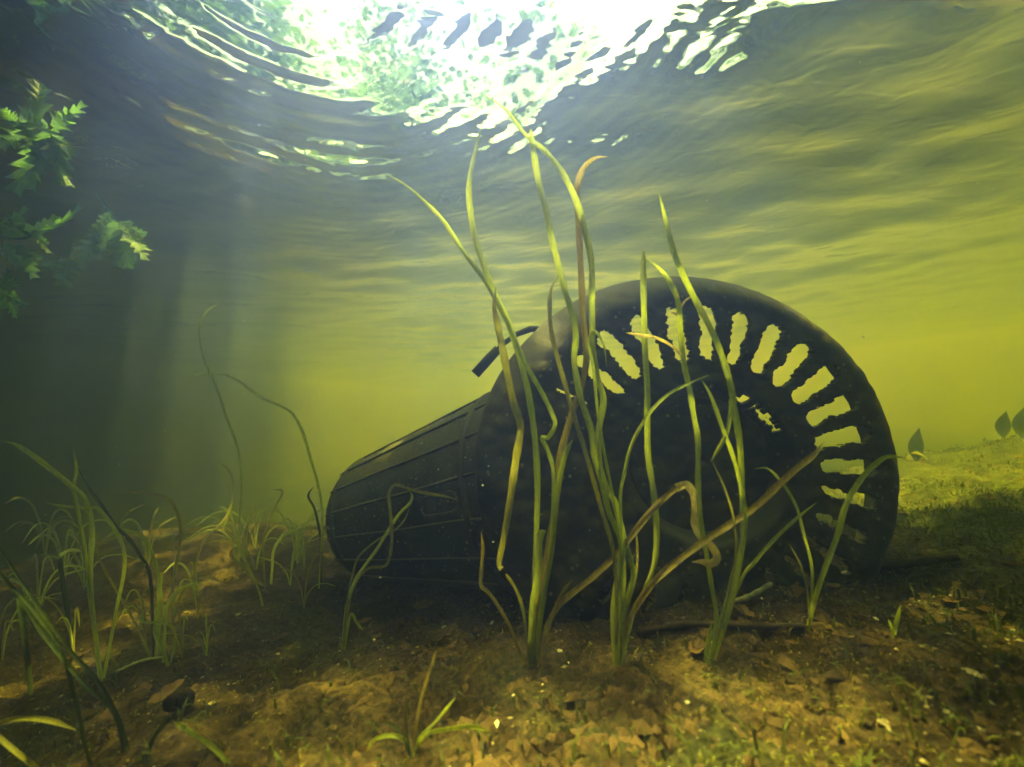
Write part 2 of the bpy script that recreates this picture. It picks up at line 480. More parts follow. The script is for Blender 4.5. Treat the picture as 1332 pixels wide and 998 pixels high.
# ------------------------------------------------------------------ the sunken bin
def make_plastic():
    m, nt, out = mat_new('black_plastic')
    co = objco(nt)
    base = ramp(nt, tex_noise(nt, 9, 5, 0.6, co), [(0.35, (0.010, 0.014, 0.017)), (0.7, (0.030, 0.036, 0.034))])
    vor = nt.nodes.new('ShaderNodeTexVoronoi'); vor.inputs['Scale'].default_value = 95; nt.links.new(co, vor.inputs['Vector'])
    sp = ramp(nt, vor.outputs['Distance'], [(0.12, (1, 1, 1)), (0.26, (0, 0, 0))])
    pick = ramp(nt, tex_noise(nt, 45, 2, 0.5, co), [(0.47, (0, 0, 0)), (0.60, (1, 1, 1))])
    fac = nt.nodes.new('ShaderNodeMath'); fac.operation = 'MULTIPLY'
    nt.links.new(sp, fac.inputs[0]); nt.links.new(pick, fac.inputs[1])
    c = mixc(nt, fac.outputs[0], base, (0.22, 0.22, 0.15))
    smear = ramp(nt, tex_noise(nt, 26, 6, 0.7, co), [(0.50, (0, 0, 0)), (0.70, (0.7, 0.7, 0.7))])
    c = mixc(nt, smear, c, (0.085, 0.082, 0.040))
    # silt that has settled on upward faces
    geo = nt.nodes.new('ShaderNodeNewGeometry')
    sx = nt.nodes.new('ShaderNodeSeparateXYZ'); nt.links.new(geo.outputs['Normal'], sx.inputs[0])
    ad = nt.nodes.new('ShaderNodeMath'); ad.operation = 'MULTIPLY_ADD'; ad.inputs[1].default_value = 0.75
    nt.links.new(tex_noise(nt, 18, 5, 0.65, co), ad.inputs[0]); nt.links.new(sx.outputs[2], ad.inputs[2])
    silt = ramp(nt, ad.outputs[0], [(0.42, (0, 0, 0)), (1.0, (0.8, 0.8, 0.8))])
    c = mixc(nt, silt, c, (0.16, 0.15, 0.085))
    principled(nt, out, c, 0.62, tex_noise(nt, 240, 3, 0.6, co), 0.0015, 0.5, 0.35)
    return m
PLASTIC = make_plastic()

bin_root = empty('sunken_bin', on_ground(905, 830))
tag(bin_root, 'sunken black plastic bin with a slotted round rim lying on the pond bed', 'bin')
def under(o, root):
    """parent o to root and keep its world-space vertices where they are"""
    o.parent = root
    o.matrix_parent_inverse = Matrix.Translation(root.location).inverted()
    return o

DC = at_y(921, 602, 0.445)
DN = Vector((0.10, -1.0, 0.10)).normalized()
DX = Vector((0, 0, 1)).cross(-DN).normalized() * -1
DX = Vector((1, 0, 0)) - DN * DN.x; DX.normalize()
DZ = DN.cross(DX) * -1
if DZ.z < 0: DZ = -DZ
RX, RZ = 0.256, 0.230
NS = 28
NT, NR = 1040, 120
th = np.linspace(0, 2 * math.pi, NT, endpoint=False)
rr = np.concatenate([np.linspace(0.02, 0.345, 26), np.linspace(0.355, 0.395, 8), np.linspace(0.405, 0.86, 96), np.linspace(0.868, 1.0, 20), [1.008, 1.010, 1.006, 0.998]])
def prof(r):
    n = np.where(r < 0.35, -0.022 + 0.006 * r, 0)
    n = np.where((r >= 0.35) & (r < 0.40), -0.020 + 0.020 * sstep(0.35, 0.40, r), n)
    n = np.where(r >= 0.86, -0.030 * np.clip((r - 0.86) / 0.148, 0, 1) ** 1.7, n)
    return n
nn = prof(rr); nn[-4:] = [-0.0315, -0.037, -0.046, -0.056]
T, Rr = np.meshgrid(th, rr, indexing='ij')
Nn = np.broadcast_to(nn, Rr.shape) + 0.0012 * noise2(np.cos(T) * Rr * 20, np.sin(T) * Rr * 20, 70)
wob = 1 + 0.006 * noise2(np.cos(T) * 2.2, np.sin(T) * 2.2, 71)
LX = RX * Rr * np.cos(T) * wob; LZ = RZ * Rr * np.sin(T) * wob
A3 = lambda v: np.array(v)[None, None, :]
V = np.array(DC)[None, None, :] + LX[..., None] * A3(DX) + LZ[..., None] * A3(DZ) + Nn[..., None] * A3(DN)
nr = len(rr)
i = np.arange(NT)[:, None] * nr + np.arange(nr - 1)[None, :]
i2 = ((np.arange(NT) + 1) % NT)[:, None] * nr + np.arange(nr - 1)[None, :]
F = np.stack([i, i2, i2 + 1, i + 1], -1)
tc = T[:, :-1] + math.pi / NT; rc = 0.5 * (Rr[:, :-1] + Rr[:, 1:])
er = 0.0085 * noise2(np.cos(tc) * rc * 75, np.sin(tc) * rc * 75, 72) + 0.008 * noise2(np.cos(tc) * rc * 24, np.sin(tc) * rc * 24, 73)
cell = (tc / (2 * math.pi) * NS) % 1.0 - 0.5
dx = cell * 2 * math.pi / NS * rc                       # tangential distance, in R
half = 0.035 + 0.040 * (rc - 0.5)
mid, hl = 0.665, 0.150
endd = np.clip(np.abs(rc - mid) - (hl - half), 0, None)
inslot = np.hypot(dx, endd) < half + er
grow = 0.018 * sstep(0.05, 0.45, -np.sin(tc)) + 0.045 * sstep(0.66, 0.86, -np.cos(tc))          # slots low down are choked with silt and weed
inslot &= np.hypot(dx, endd) < half + er - grow
crack = (np.abs(rc - 0.385) < 0.010 + er * 0.7) & (tc > 0.35) & (tc < 1.15) & (noise2(tc * 7, rc * 3, 75) > -0.45)
F = F[~(inslot | crack)]
Vf = V.reshape(-1, 3)
disc = mesh_np('slotted_rim', Vf, F, PLASTIC)
sol = disc.modifiers.new('thickness', 'SOLIDIFY'); sol.thickness = 0.007; sol.offset = -1
under(disc, bin_root)
# hub plug that closes the centre of the dish
def ring(c, ax, ay, rx, ry, n):
    return [Vector(c) + Vector(ax) * rx * math.cos(2 * math.pi * j / n) + Vector(ay) * ry * math.sin(2 * math.pi * j / n) for j in range(n)]
def loft(rings, cap0=True, cap1=True):
    n = len(rings[0]); V = [p for r in rings for p in r]; F = []
    for a in range(len(rings) - 1):
        for j in range(n):
            F.append((a * n + j, a * n + (j + 1) % n, (a + 1) * n + (j + 1) % n, (a + 1) * n + j))
    if cap0: F.append(tuple(range(n))[::-1])
    if cap1: F.append(tuple((len(rings) - 1) * n + j for j in range(n)))
    return V, F
MC = at_y(712, 624, 0.60); EC = at_y(486, 672, 0.80)
R_M, R_E = 0.158, 0.116
AXd = (EC - MC).normalized(); BL = (EC - MC).length
BX = Vector((0, 0, 1)) - AXd * AXd.z; BX.normalize(); BY = AXd.cross(BX)
def bring(t, r): return ring(MC + AXd * BL * t, BX, BY, r, r, 64)
def br(t): return R_M + (R_E - R_M) * t
# body with rounded far end
rs = [bring(-0.02, R_M * 0.72), bring(-0.02, br(-0.02) * 1.0)]
for t in np.linspace(0.0, 0.93, 24): rs.append(bring(t, br(t) * (1 + 0.004 * math.sin(t * 40))))
for t, k in ((0.955, .985), (0.975, .955), (0.99, .90), (1.0, .82), (1.0, .1)): rs.append(bring(t, br(t) * k))
V, F = loft(rs)
under(mesh_obj('body', V, F, PLASTIC), bin_root)
hub = [ring(DC - DN * 0.0195, DX, DZ, RX * 0.03, RZ * 0.03, 64), ring(DC - DN * 0.030, DX, DZ, RX * 0.352, RZ * 0.352, 64)]
# neck between the dish and the body
nk = []
for t in np.linspace(0, 1, 9):
    a = ring(DC - DN * 0.028, DX, DZ, RX * 0.345, RZ * 0.345, 64)
    b = ring(MC - AXd * 0.004, BX, BY, R_M * 0.80, R_M * 0.80, 64)
    # align the second ring's start with the first
    best = min(range(64), key=lambda s: sum((a[j] - b[(s + j) % 64]).length for j in range(0, 64, 8)))
    bestr = min(range(64), key=lambda s: sum((a[j] - b[(s - j) % 64]).length for j in range(0, 64, 8)))
    f1 = [b[(best + j) % 64] for j in range(64)]; f2 = [b[(bestr - j) % 64] for j in range(64)]
    b2 = f1 if sum((a[j] - f1[j]).length for j in range(64)) < sum((a[j] - f2[j]).length for j in range(64)) else f2
    s = t * t * (3 - 2 * t)
    nk.append([a[j].lerp(b2[j], t) - (a[j].lerp(b2[j], t) - (DC - DN * .028).lerp(MC, t)) * (0.12 * math.sin(math.pi * t)) for j in range(64)])
V, F = loft(nk)
under(mesh_obj('neck', V, F, PLASTIC), bin_root)
# lengthwise ribs and hoop bands standing proud of the body
for j in range(18):
    a = 2 * math.pi * (j + 0.3) / 18
    P, Rd = [], []
    for t in np.linspace(0.03, 0.95, 14):
        r_ = br(t) * 1.004
        wig = 0.02 * math.sin(t * 9 + j)
        P.append(MC + AXd * BL * t + (BX * math.cos(a + wig * 0.3) + BY * math.sin(a + wig * 0.3)) * r_)
        Rd.append(0.0030 if 0.05 < t < 0.92 else 0.0015)
    V, F = tube(P, Rd, 6)
    under(mesh_obj('rib', V, F, PLASTIC), bin_root)
for t in (0.015, 0.10, 0.90):
    rs = [bring(t - 0.012, br(t) * 1.0), bring(t - 0.009, br(t) * 1.03), bring(t + 0.009, br(t) * 1.03), bring(t + 0.012, br(t) * 1.0)]
    V, F = loft(rs, False, False)
    under(mesh_obj('hoop_band', V, F, PLASTIC), bin_root)
# raised rounded frames between the ribs (moulded panels)
for j in range(1, 18, 4):
    a0 = 2 * math.pi * (j + 0.55) / 18; a1 = 2 * math.pi * (j + 1.05) / 18
    P = []
    for s in np.linspace(0, 1, 33):
        q = 2 * math.pi * s
        cu = abs(math.cos(q)) ** 0.45 * (1 if math.cos(q) > 0 else -1); su = abs(math.sin(q)) ** 0.45 * (1 if math.sin(q) > 0 else -1)
        t = 0.22 + 0.085 * cu; a = (a0 + a1) / 2 + (a1 - a0) / 2 * su
        P.append(MC + AXd * BL * t + (BX * math.cos(a) + BY * math.sin(a)) * br(t) * 1.003)
    V, F = tube(P, [0.0018] * len(P), 6)
    under(mesh_obj('moulded_loop', V, F, PLASTIC), bin_root)
# wire handle with a plastic grip
hp = [at_y(u, v, Y) for u, v, Y in ((618, 487, .60), (634, 469, .60), (648, 454, .60))]
V, F = tube(hp, [.0078, .0078, .0070], 10)
grip = under(mesh_obj('handle_grip', V, F, PLASTIC), bin_root)
hw = [at_y(u, v, Y) for u, v, Y in ((640, 463, .60), (655, 447, .60), (672, 435, .595), (690, 428, .59), (699, 428, .585), (704, 434, .58), (713, 455, .56), (722, 478, .54), (730, 500, .51))]
V, F = tube(hw, [.0042] * 3 + [.005] * 6, 8)
under(mesh_obj('handle_wire', V, F, PLASTIC), bin_root)

rg = np.random.default_rng(31)
k = 3600
rq = np.sqrt(rg.uniform(0.02, 1.0, k)); tq = rg.uniform(0, 2 * math.pi, k)
edge = rg.uniform(0, 1, k) < 0.35
rq = np.where(edge, rg.uniform(0.93, 1.0, k), rq)
cq = ((tq / (2 * math.pi) * NS) % 1.0 - 0.5) * 2 * math.pi / NS * rq
ok = ~((np.hypot(cq, np.clip(np.abs(rq - 0.675) - 0.11, 0, None)) < 0.056))
rq, tq = rq[ok], tq[ok]; k = len(rq)
PD = np.array(DC) + (RX * rq * np.cos(tq))[:, None] * np.array(DX) + (RZ * rq * np.sin(tq))[:, None] * np.array(DZ) + prof(rq)[:, None] * np.array(DN)
nD = np.tile(np.array(DN), (k, 1)) + (np.cos(tq) * sstep(.9, 1, rq) * 1.2)[:, None] * np.array(DX) + (np.sin(tq) * sstep(.9, 1, rq) * 1.2)[:, None] * np.array(DZ)
k2 = 2600
tb = rg.uniform(0.0, 0.95, k2); ab = rg.normal(0.0, 1.1, k2)
nB = np.cos(ab)[:, None] * np.array(BX) + np.sin(ab)[:, None] * np.array(BY)
PB = np.array(MC) + (BL * tb)[:, None] * np.array(AXd) + nB * (R_M + (R_E - R_M) * tb)[:, None]
P_all = np.concatenate([PD, PB]); N_all = np.concatenate([nD, nB]); N_all /= np.linalg.norm(N_all, axis=1)[:, None]
kk = len(P_all)
FUZZ = leaf_mat('algae_fuzz', (0.085, 0.085, 0.030), (0.030, 0.034, 0.014), 0.3, 40, streak=False)
SPECK = leaf_mat('silt_speck', (0.30, 0.29, 0.20), (0.12, 0.115, 0.075), 0.05, 60, streak=False)
ln_ = rg.gamma(2.0, 0.0013, kk) + 0.001
side = np.cross(N_all, rg.normal(0, 1, (kk, 3))); side /= np.linalg.norm(side, axis=1)[:, None]
drp = np.array([0, 0, -0.4]) + rg.normal(0, .5, (kk, 3))
tipv = P_all + (N_all * 0.7 + drp * 0.6) * ln_[:, None]
wf = 0.00035 + 0.0004 * rg.uniform(0, 1, kk)
Vz = np.stack([P_all - side * wf[:, None], P_all + side * wf[:, None], tipv], 1).reshape(-1, 3)
fz = mesh_np('algae_fuzz', Vz, np.arange(kk * 3).reshape(-1, 3), FUZZ, False)
under(fz, bin_root); fz['kind'] = 'stuff'
pick = rg.uniform(0, 1, kk) < 0.6
Ps = P_all[pick]; ks = len(Ps)
sz = 0.00025 + rg.gamma(1.6, 0.00032, ks)
oc = np.array([[1, 0, 0], [-1, 0, 0], [0, 1, 0], [0, -1, 0], [0, 0, 1], [0, 0, -1]], float)
ofc = np.array([[0, 2, 4], [2, 1, 4], [1, 3, 4], [3, 0, 4], [2, 0, 5], [1, 2, 5], [3, 1, 5], [0, 3, 5]])
Vz = (oc[None] * sz[:, None, None] * (1 + rg.uniform(-.4, .8, (ks, 6, 1))) + Ps[:, None, :]).reshape(-1, 3)
fz = mesh_np('silt_specks', Vz, (np.arange(ks)[:, None, None] * 6 + ofc[None]).reshape(-1, 3), SPECK, False)
under(fz, bin_root); fz['kind'] = 'stuff'

# ------------------------------------------------------------------ water grass, blade by blade
def catmull(pts, n):
    P = [Vector(p) for p in pts]
    P = [P[0] * 2 - P[1]] + P + [P[-1] * 2 - P[-2]]
    out = []
    m = len(P) - 3
    for s in np.linspace(0, m, n):
        k = min(int(s), m - 1); t = s - k
        a, b, c, d = P[k:k + 4]
        out.append(0.5 * (2 * b + (c - a) * t + (2 * a - 5 * b + 4 * c - d) * t * t + (3 * b - a - 3 * c + d) * t ** 3))
    return out

def ribbon(P, W, twist0, twist1, view=None):
    """arched leaf blade along P with half widths W"""
    n = len(P); V, F = [], []
    for i, p in enumerate(P):
        d = (P[min(i + 1, n - 1)] - P[max(i - 1, 0)])
        d = d.normalized() if d.length > 1e-9 else Vector((0, 0, 1))
        vw = (p - Vector((0, 0, CAM_Z))).normalized() if view is None else view
        sd = d.cross(vw)
        sd = sd.normalized() if sd.length > 1e-4 else Vector((1, 0, 0))
        up = sd.cross(d).normalized()
        a = twist0 + (twist1 - twist0) * i / (n - 1)
        s2 = sd * math.cos(a) + up * math.sin(a); u2 = up * math.cos(a) - sd * math.sin(a)
        w = W[i]
        V += [p - s2 * w, p - s2 * w * 0.5 + u2 * w * 0.22, p + u2 * w * 0.30, p + s2 * w * 0.5 + u2 * w * 0.22, p + s2 * w]
    for i in range(n - 1):
        for j in range(4):
            F.append((i * 5 + j, i * 5 + j + 1, (i + 1) * 5 + j + 1, (i + 1) * 5 + j))
    return V, F

BM = {'g': BLADE, 'd': BLADE_D, 'o': BLADE_O, 'b': BLADE_B, 'w': BLADE_W}
def blade(root, px_pts, wpx, mat='g', dY=0.0, tw=None, tip='point', base_w=0.75, Y0=None):
    """px_pts runs from base to tip in photo pixels; dY = how much farther the tip is than the base"""
    Yb = root.location.y if Y0 is None else Y0
    ys = [Yb + dY * k / (len(px_pts) - 1) + 0.004 * math.sin(k * 1.7 + wpx) for k in range(len(px_pts))]
    pts = [at_y(u, v, y) for (u, v), y in zip(px_pts, ys)]
    n = max(12, len(px_pts) * 5)
    P = catmull(pts, n)
    W = []
    for i, p in enumerate(P):
        t = i / (n - 1)
        w = (0.34 if px_pts[0][0] > 440 else 0.27) * wpx * p.y / FPX
        w *= base_w + (1 - base_w) * min(1, t / 0.35)
        if tip == 'point': w *= min(1.0, max(0.06, (1 - t) / 0.16) ** 0.75)
        elif tip == 'blunt': w *= min(1.0, max(0.35, (1 - t) / 0.02))
        w *= 1 + 0.06 * math.sin(i * 0.9 + wpx) + random.uniform(-.07, .07)
        W.append(w)
    t0, t1 = tw if tw else (random.uniform(-0.5, 0.5), random.uniform(-0.5, 0.5))
    V, F = ribbon(P, W, t0, t1)
    o = mesh_obj('blade', V, F, BM[mat])
    return under(o, root)

def tuft(name, u, v, label, group='water grass plants', cat='water grass', Y=None):
    p = on_ground(u, v)
    r = empty(name, p); tag(r, label, cat, group, 'thing')
    return r

# tall plant on the left of the bin's rim
A = tuft('water_grass', 692, 868, 'tall water grass with hooked and broken blades before the left edge of the rim')
blade(A, [(690,872),(694,800),(697,720),(699,620),(692,540),(680,480),(660,417),(640,375),(621,321),(614,290),(610,244),(618,198),(629,156)], 12, 'g', .03)
blade(A, [(693,870),(706,790),(718,690),(720,620),(714,590),(705,570),(713,569),(722,553),(718,538),(706,513),(682,470),(660,420),(640,381),(622,353),(601,325),(577,288),(556,266),(530,243),(503,226)], 9, 'g', .02, base_w=.8)
blade(A, [(688,868),(682,803),(672,769),(658,747)], 6, 'o', .0, tip='blunt')
blade(A, [(653,741),(649,733),(655,702),(662,661),(668,620),(672,592),(677,554),(667,520),(655,460),(648,425),(643,400),(645,374)], 14, 'o', .0, base_w=.6, tw=(.1, -.4))
blade(A, [(684,864),(662,813),(638,774),(626,762),(626,745),(628,714),(626,692)], 7, 'b', 0)
blade(A, [(694,870),(697,800),(710,733),(718,690),(725,638),(727,600),(742,544),(754,510),(763,467),(759,417),(755,340),(752,273),(751,241),(759,219),(774,206),(790,204)], 13, 'b', .03, base_w=1.3)
blade(A, [(696,868),(705,786),(717,720),(725,640),(735,592),(745,572)], 10, 'g', .0)
blade(A, [(689,870),(692,800),(700,745),(702,700),(710,690)], 14, 'g', .0)
blade(A, [(698,868),(703,832),(720,798),(735,779),(768,753),(804,719),(840,673),(862,650),(881,634)], 11, 'b', -.005, tip='blunt')
blade(A, [(879,635),(893,631),(903,645),(905,664),(904,682),(912,698),(923,708),(933,724),(925,733),(913,731),(900,731)], 15, 'w', -.005, tw=(.2, .6), base_w=1, Y0=A.location.y - .004)
blade(A, [(697,866),(706,839),(727,779),(744,755)], 6, 'b', 0)
# tall plant in the middle
B = tuft('water_grass', 805, 866, 'tallest water grass clump with the long bent blade before the dark hub')
blade(B, [(803,872),(807,822),(814,784),(824,750),(821,731),(812,702),(800,654),(790,638),(780,604),(778,566),(785,520),(776,489),(771,448),(770,400),(770,376),(769,337),(759,292),(749,260),(733,228),(711,199),(685,177),(660,145),(632,124)], 12, 'g', .03)
blade(B, [(806,872),(808,798),(811,750),(807,702),(792,666),(783,628),(773,592),(768,556),(756,520),(747,472),(749,436),(742,400),(736,382),(727,347),(717,308),(711,276),(701,238),(695,203),(690,168)], 12, 'g', .03, tip='blunt')
blade(B, [(802,870),(802,774),(797,714),(783,666),(773,628),(759,580),(749,549),(737,508),(727,472),(718,436),(715,400),(717,376),(727,356)], 9, 'o', .02)
blade(B, [(804,870),(808,800),(809,720),(800,660),(788,600),(778,540),(772,480),(766,446),(773,431),(785,448),(789,477)], 6, 'g', .01)
blade(B, [(806,870),(806,780),(808,700),(807,645),(812,616),(821,580),(840,544),(865,516),(893,500),(922,488)], 7, 'g', .0, base_w=.6)
blade(B, [(808,868),(818,809),(843,766),(872,737),(926,697),(980,661),(1031,614),(1058,592),(1071,576)], 12, 'b', -.01, tw=(.1, .3))
blade(B, [(808,866),(824,798),(840,765),(852,729),(854,682),(850,639),(843,592),(842,538),(842,504),(839,456),(838,420),(837,372),(837,326)], 11, 'g', .03, tip='blunt', base_w=.5)
blade(B, [(809,868),(815,800),(827,750),(829,715),(827,688)], 5, 'o', 0)
blade(B, [(801,868),(798,800),(806,740),(812,700)], 12, 'g', 0)
# plant in front of the right part of the dish
Cc = tuft('water_grass', 922, 866, 'slim water grass with pale tipped blades before the upper slots of the rim')
blade(Cc, [(922,872),(932,809),(926,765),(919,722),(912,682),(908,628),(908,574),(902,538),(898,512),(891,480),(886,444),(884,408),(881,389),(874,372),(865,358),(850,343),(836,336)], 10, 'g', .03)
blade(Cc, [(918,874),(926,845),(944,791),(955,744),(966,708),(966,664),(964,610),(962,574),(955,530),(951,504),(944,478),(934,449),(922,423),(905,391),(891,363),(879,336),(872,312),(866,288),(860,262),(856,249)], 11, 'g', .04)
blade(Cc, [(926,866),(948,800),(962,740),(970,672),(966,646),(955,599),(941,560),(925,516),(913,495)], 7, 'g', .0)
blade(Cc, [(951,520),(950,538),(944,567),(924,601)], 7, 'g', 0, base_w=1)
blade(Cc, [(924,868),(944,790),(957,722),(955,679),(944,639),(926,599)], 4, 'o', 0)
blade(Cc, [(930,858),(940,810),(966,751),(980,733),(1002,707),(1031,679),(1063,653)], 6, 'g', 0, base_w=.5)
blade(Cc, [(886,462),(872,449),(852,439),(838,437),(814,433)], 6, 'w', 0, Y0=Cc.location.y + .02)
blade(Cc, [(916,872),(920,840),(926,810)], 7, 'g', 0)
blade(Cc, [(884,405),(890,393),(900,385)], 4, 'w', 0, Y0=Cc.location.y + .03)
blade(Cc, [(884,413),(876,407),(872,406)], 5, 'w', 0, Y0=Cc.location.y + .03)
# plant at the right foot of the rim
Dd = tuft('water_grass', 1052, 820, 'short water grass with one blade arching right past the edge of the rim')
blade(Dd, [(1050,824),(1060,780),(1074,737),(1089,697),(1099,661),(1114,632),(1132,610),(1154,594),(1179,597)], 9, 'g', -.01)
blade(Dd, [(1052,822),(1056,775),(1056,737),(1045,693),(1035,657),(1017,628),(999,610),(980,610)], 5, 'g', 0)
blade(Dd, [(1053,822),(1051,773),(1042,737),(1027,708)], 4, 'o', 0)
Ee = tuft('water_grass', 1163, 830, 'tiny green grass sprout on the mud right of the rim')
blade(Ee, [(1162,834),(1165,815),(1171,788)], 6, 'g', 0)
blade(Ee, [(1163,834),(1160,818),(1156,806)], 4, 'g', 0)
# knotted plant in front of the bin's far end
Fp = tuft('water_grass', 446, 846, 'small water grass with knotted loops before the body of the bin')
blade(Fp, [(445,848),(449,801),(454,777),(465,750),(490,715),(505,690),(520,668),(533,655),(536,645),(533,640)], 6, 'g', .02)
blade(Fp, [(447,846),(456,775),(475,742),(498,737),(506,728),(510,700),(508,668),(506,642),(515,631),(535,637),(560,643),(580,646),(597,651)], 6, 'o', .02)
blade(Fp, [(446,846),(452,780),(462,735),(470,720),(490,703),(510,692),(525,678),(533,660)], 4, 'o', .03)
blade(Fp, [(448,846),(456,800),(464,810),(472,820)], 5, 'g', -.01)
Fq = tuft('water_grass', 354, 762, 'water grass whose long pale blade reaches right to the far end of the bin')
blade(Fq, [(352,764),(354,740),(356,716),(368,698),(388,690),(410,687),(438,687),(455,690),(475,702),(486,722),(498,732),(510,739)], 7, 'g', -.05)
Hp = tuft('water_grass', 416, 768, 'thin tall water grass whose tip bends far to the left')
blade(Hp, [(415,770),(418,720),(419,665),(413,628),(404,597),(398,575),(388,549),(373,532),(345,520),(329,510),(308,494),(286,486),(258,487),(242,496)], 7, 'g', -.06)
blade(Hp, [(417,770),(418,710),(410,665),(401,646),(407,634)], 5, 'd', 0)
Ip = tuft('water_grass', 340, 788, 'tall dark grass stem with a faint curled tip behind the left weeds')
blade(Ip, [(342,790),(335,764),(318,728),(311,709),(312,680),(315,628),(312,594),(305,569),(295,544),(286,516),(272,482),(264,460),(260,426),(270,404),(292,392)], 6, 'g', -.02)
Jp = tuft('water_grass', 252, 748, 'dark water grass bending back to the left at its tip')
blade(Jp, [(250,750),(265,704),(284,685),(299,663),(303,627),(296,610),(284,600)], 5, 'o', 0)
Kp = tuft('water_grass', 345, 766, 'short dark water grass with a folded flat tip')
blade(Kp, [(345,768),(342,716),(344,695),(356,663),(366,645),(366,638),(354,637)], 5, 'o', 0)
blade(Kp, [(347,764),(332,755),(318,740),(303,726),(302,716),(312,711)], 7, 'o', -.02)
# weeds at the left
Mp = tuft('water_grass', 216, 866, 'bright green stubby water grass in front of the left weeds')
blade(Mp, [(219,868),(211,844),(202,820),(207,784),(207,770),(209,745)], 10, 'g', -.01, tip='blunt')
blade(Mp, [(213,862),(215,800),(220,783),(231,769),(248,761),(266,757)], 8, 'g', -.01)
blade(Mp, [(222,862),(228,830),(224,815),(205,810),(185,808),(178,790)], 5, 'g', 0)
Np = tuft('water_grass', 130, 886, 'tall left water grass with a long blade drooping to the left')
blade(Np, [(131,888),(125,832),(118,776),(118,728),(120,692),(115,663),(108,647),(96,635),(72,615),(48,596),(24,580),(5,574)], 10, 'g', -.01)
blade(Np, [(133,888),(122,800),(108,700),(98,650),(96,632),(99,608),(95,582)], 7, 'g', 0)
blade(Np, [(134,886),(150,800),(162,720),(131,665),(111,662),(84,659),(58,654)], 7, 'g', 0)
Op = tuft('water_grass', 200, 858, 'dark leaning water grass crossing the left weeds')
blade(Op, [(200,860),(198,800),(195,748),(183,724),(168,702),(149,683),(135,661),(115,635),(100,606)], 7, 'd', .02)
blade(Op, [(202,858),(210,780),(196,715),(180,696),(160,690),(148,690)], 7, 'g', .02)
blade(Op, [(205,858),(225,760),(235,690),(224,654),(212,645),(192,642),(149,641)], 6, 'o', .05)
blade(Op, [(198,858),(170,800),(130,730),(128,710),(150,690),(165,668),(190,655)], 5, 'o', .05)
Rp = tuft('water_grass', 91, 846, 'dark broken stem capped with a green bent tip at left')
blade(Rp, [(91,850),(89,808),(84,772),(79,738),(78,726)], 9, 'd', 0, tip='blunt')
blade(Rp, [(78,730),(80,722),(91,716),(106,717)], 7, 'g', 0, base_w=1)
Sp = tuft('water_grass', 150, 990, 'large dark water grass leaning across the lower left corner')
for pts, w, m in (([(165,1010),(150,930),(110,890),(60,830),(20,770),(-10,730)], 8, 'd'), ([(172,1010),(160,950),(130,890),(90,845),(40,775),(-15,690)], 7, 'd'),
                  ([(125,1000),(115,985),(100,920),(80,850),(40,790),(-12,738)], 7, 'd'), ([(40,905),(36,860),(28,800),(22,770)], 9, 'd'),
                  ([(190,1005),(195,970),(215,940),(226,932)], 10, 'd'), ([(-60,1010),(-34,962),(8,938),(58,936),(100,950)], 10, 'o'), ([(60,1010),(30,985),(0,960),(-25,930)], 9, 'o')):
    blade(Sp, pts, w, m, 0)
Tp = tuft('water_grass', 300, 994, 'single bright green blade arching at the bottom edge lower left')
blade(Tp, [(306,1012),(294,990),(276,971),(252,955),(238,946),(224,938)], 10, 'g', .01, base_w=.9)
Vp = tuft('water_grass', 536, 984, 'small rosette of water grass in the bare mud at the bottom')
for pts, w, m in (([(536,986),(530,968),(514,957),(489,961),(477,977)], 7, 'g'), ([(537,986),(545,966),(560,953),(586,948),(614,945),(637,952)], 7, 'g'),
                  ([(535,986),(540,953),(548,910),(559,874),(567,847)], 6, 'b'), ([(537,986),(545,961),(568,938),(592,908)], 6, 'g'),
                  ([(534,986),(520,951),(499,938)], 5, 'd'), ([(534,986),(528,940),(530,910)], 4, 'd')):
    blade(Vp, pts, w, m, 0)

# smaller tangled tufts between the weeds on the left
gr = random.Random(5)
ORD = ['first', 'second', 'third', 'fourth', 'fifth', 'sixth', 'seventh', 'eighth', 'ninth', 'tenth', 'eleventh', 'twelfth', 'thirteenth', 'fourteenth', 'fifteenth', 'sixteenth',
       'seventeenth', 'eighteenth', 'nineteenth', 'twentieth', 'twenty first', 'twenty second', 'twenty third', 'twenty fourth']
spots = sorted((u, gr.uniform(712, 860) if u < 300 else gr.uniform(715, 800)) for u in [gr.uniform(-10, 420) for _ in range(24)])
for k, (u, v) in enumerate(spots):
    r = tuft('grass_tuft', u, v, 'tangled grass tuft among the left weeds, ' + ORD[k] + ' from the left edge', 'tangled tufts among the left weeds', 'grass tuft')
    s = r.location.y
    for b in range(gr.randint(3, 6)):
        h = gr.uniform(28, 85); lean = gr.uniform(-55, 55); dr = gr.uniform(-0.2, 0.5)
        pts = [(u, v + 3), (u + lean * .15, v - h * .45), (u + lean * .5, v - h * .85), (u + lean * 1.0, v - h * (1 - dr * .3)), (u + lean * 1.5, v - h * (1 - dr))]
        blade(r, pts, gr.uniform(2.6, 4.8), gr.choice('ggoog'), gr.uniform(-.02, .03))

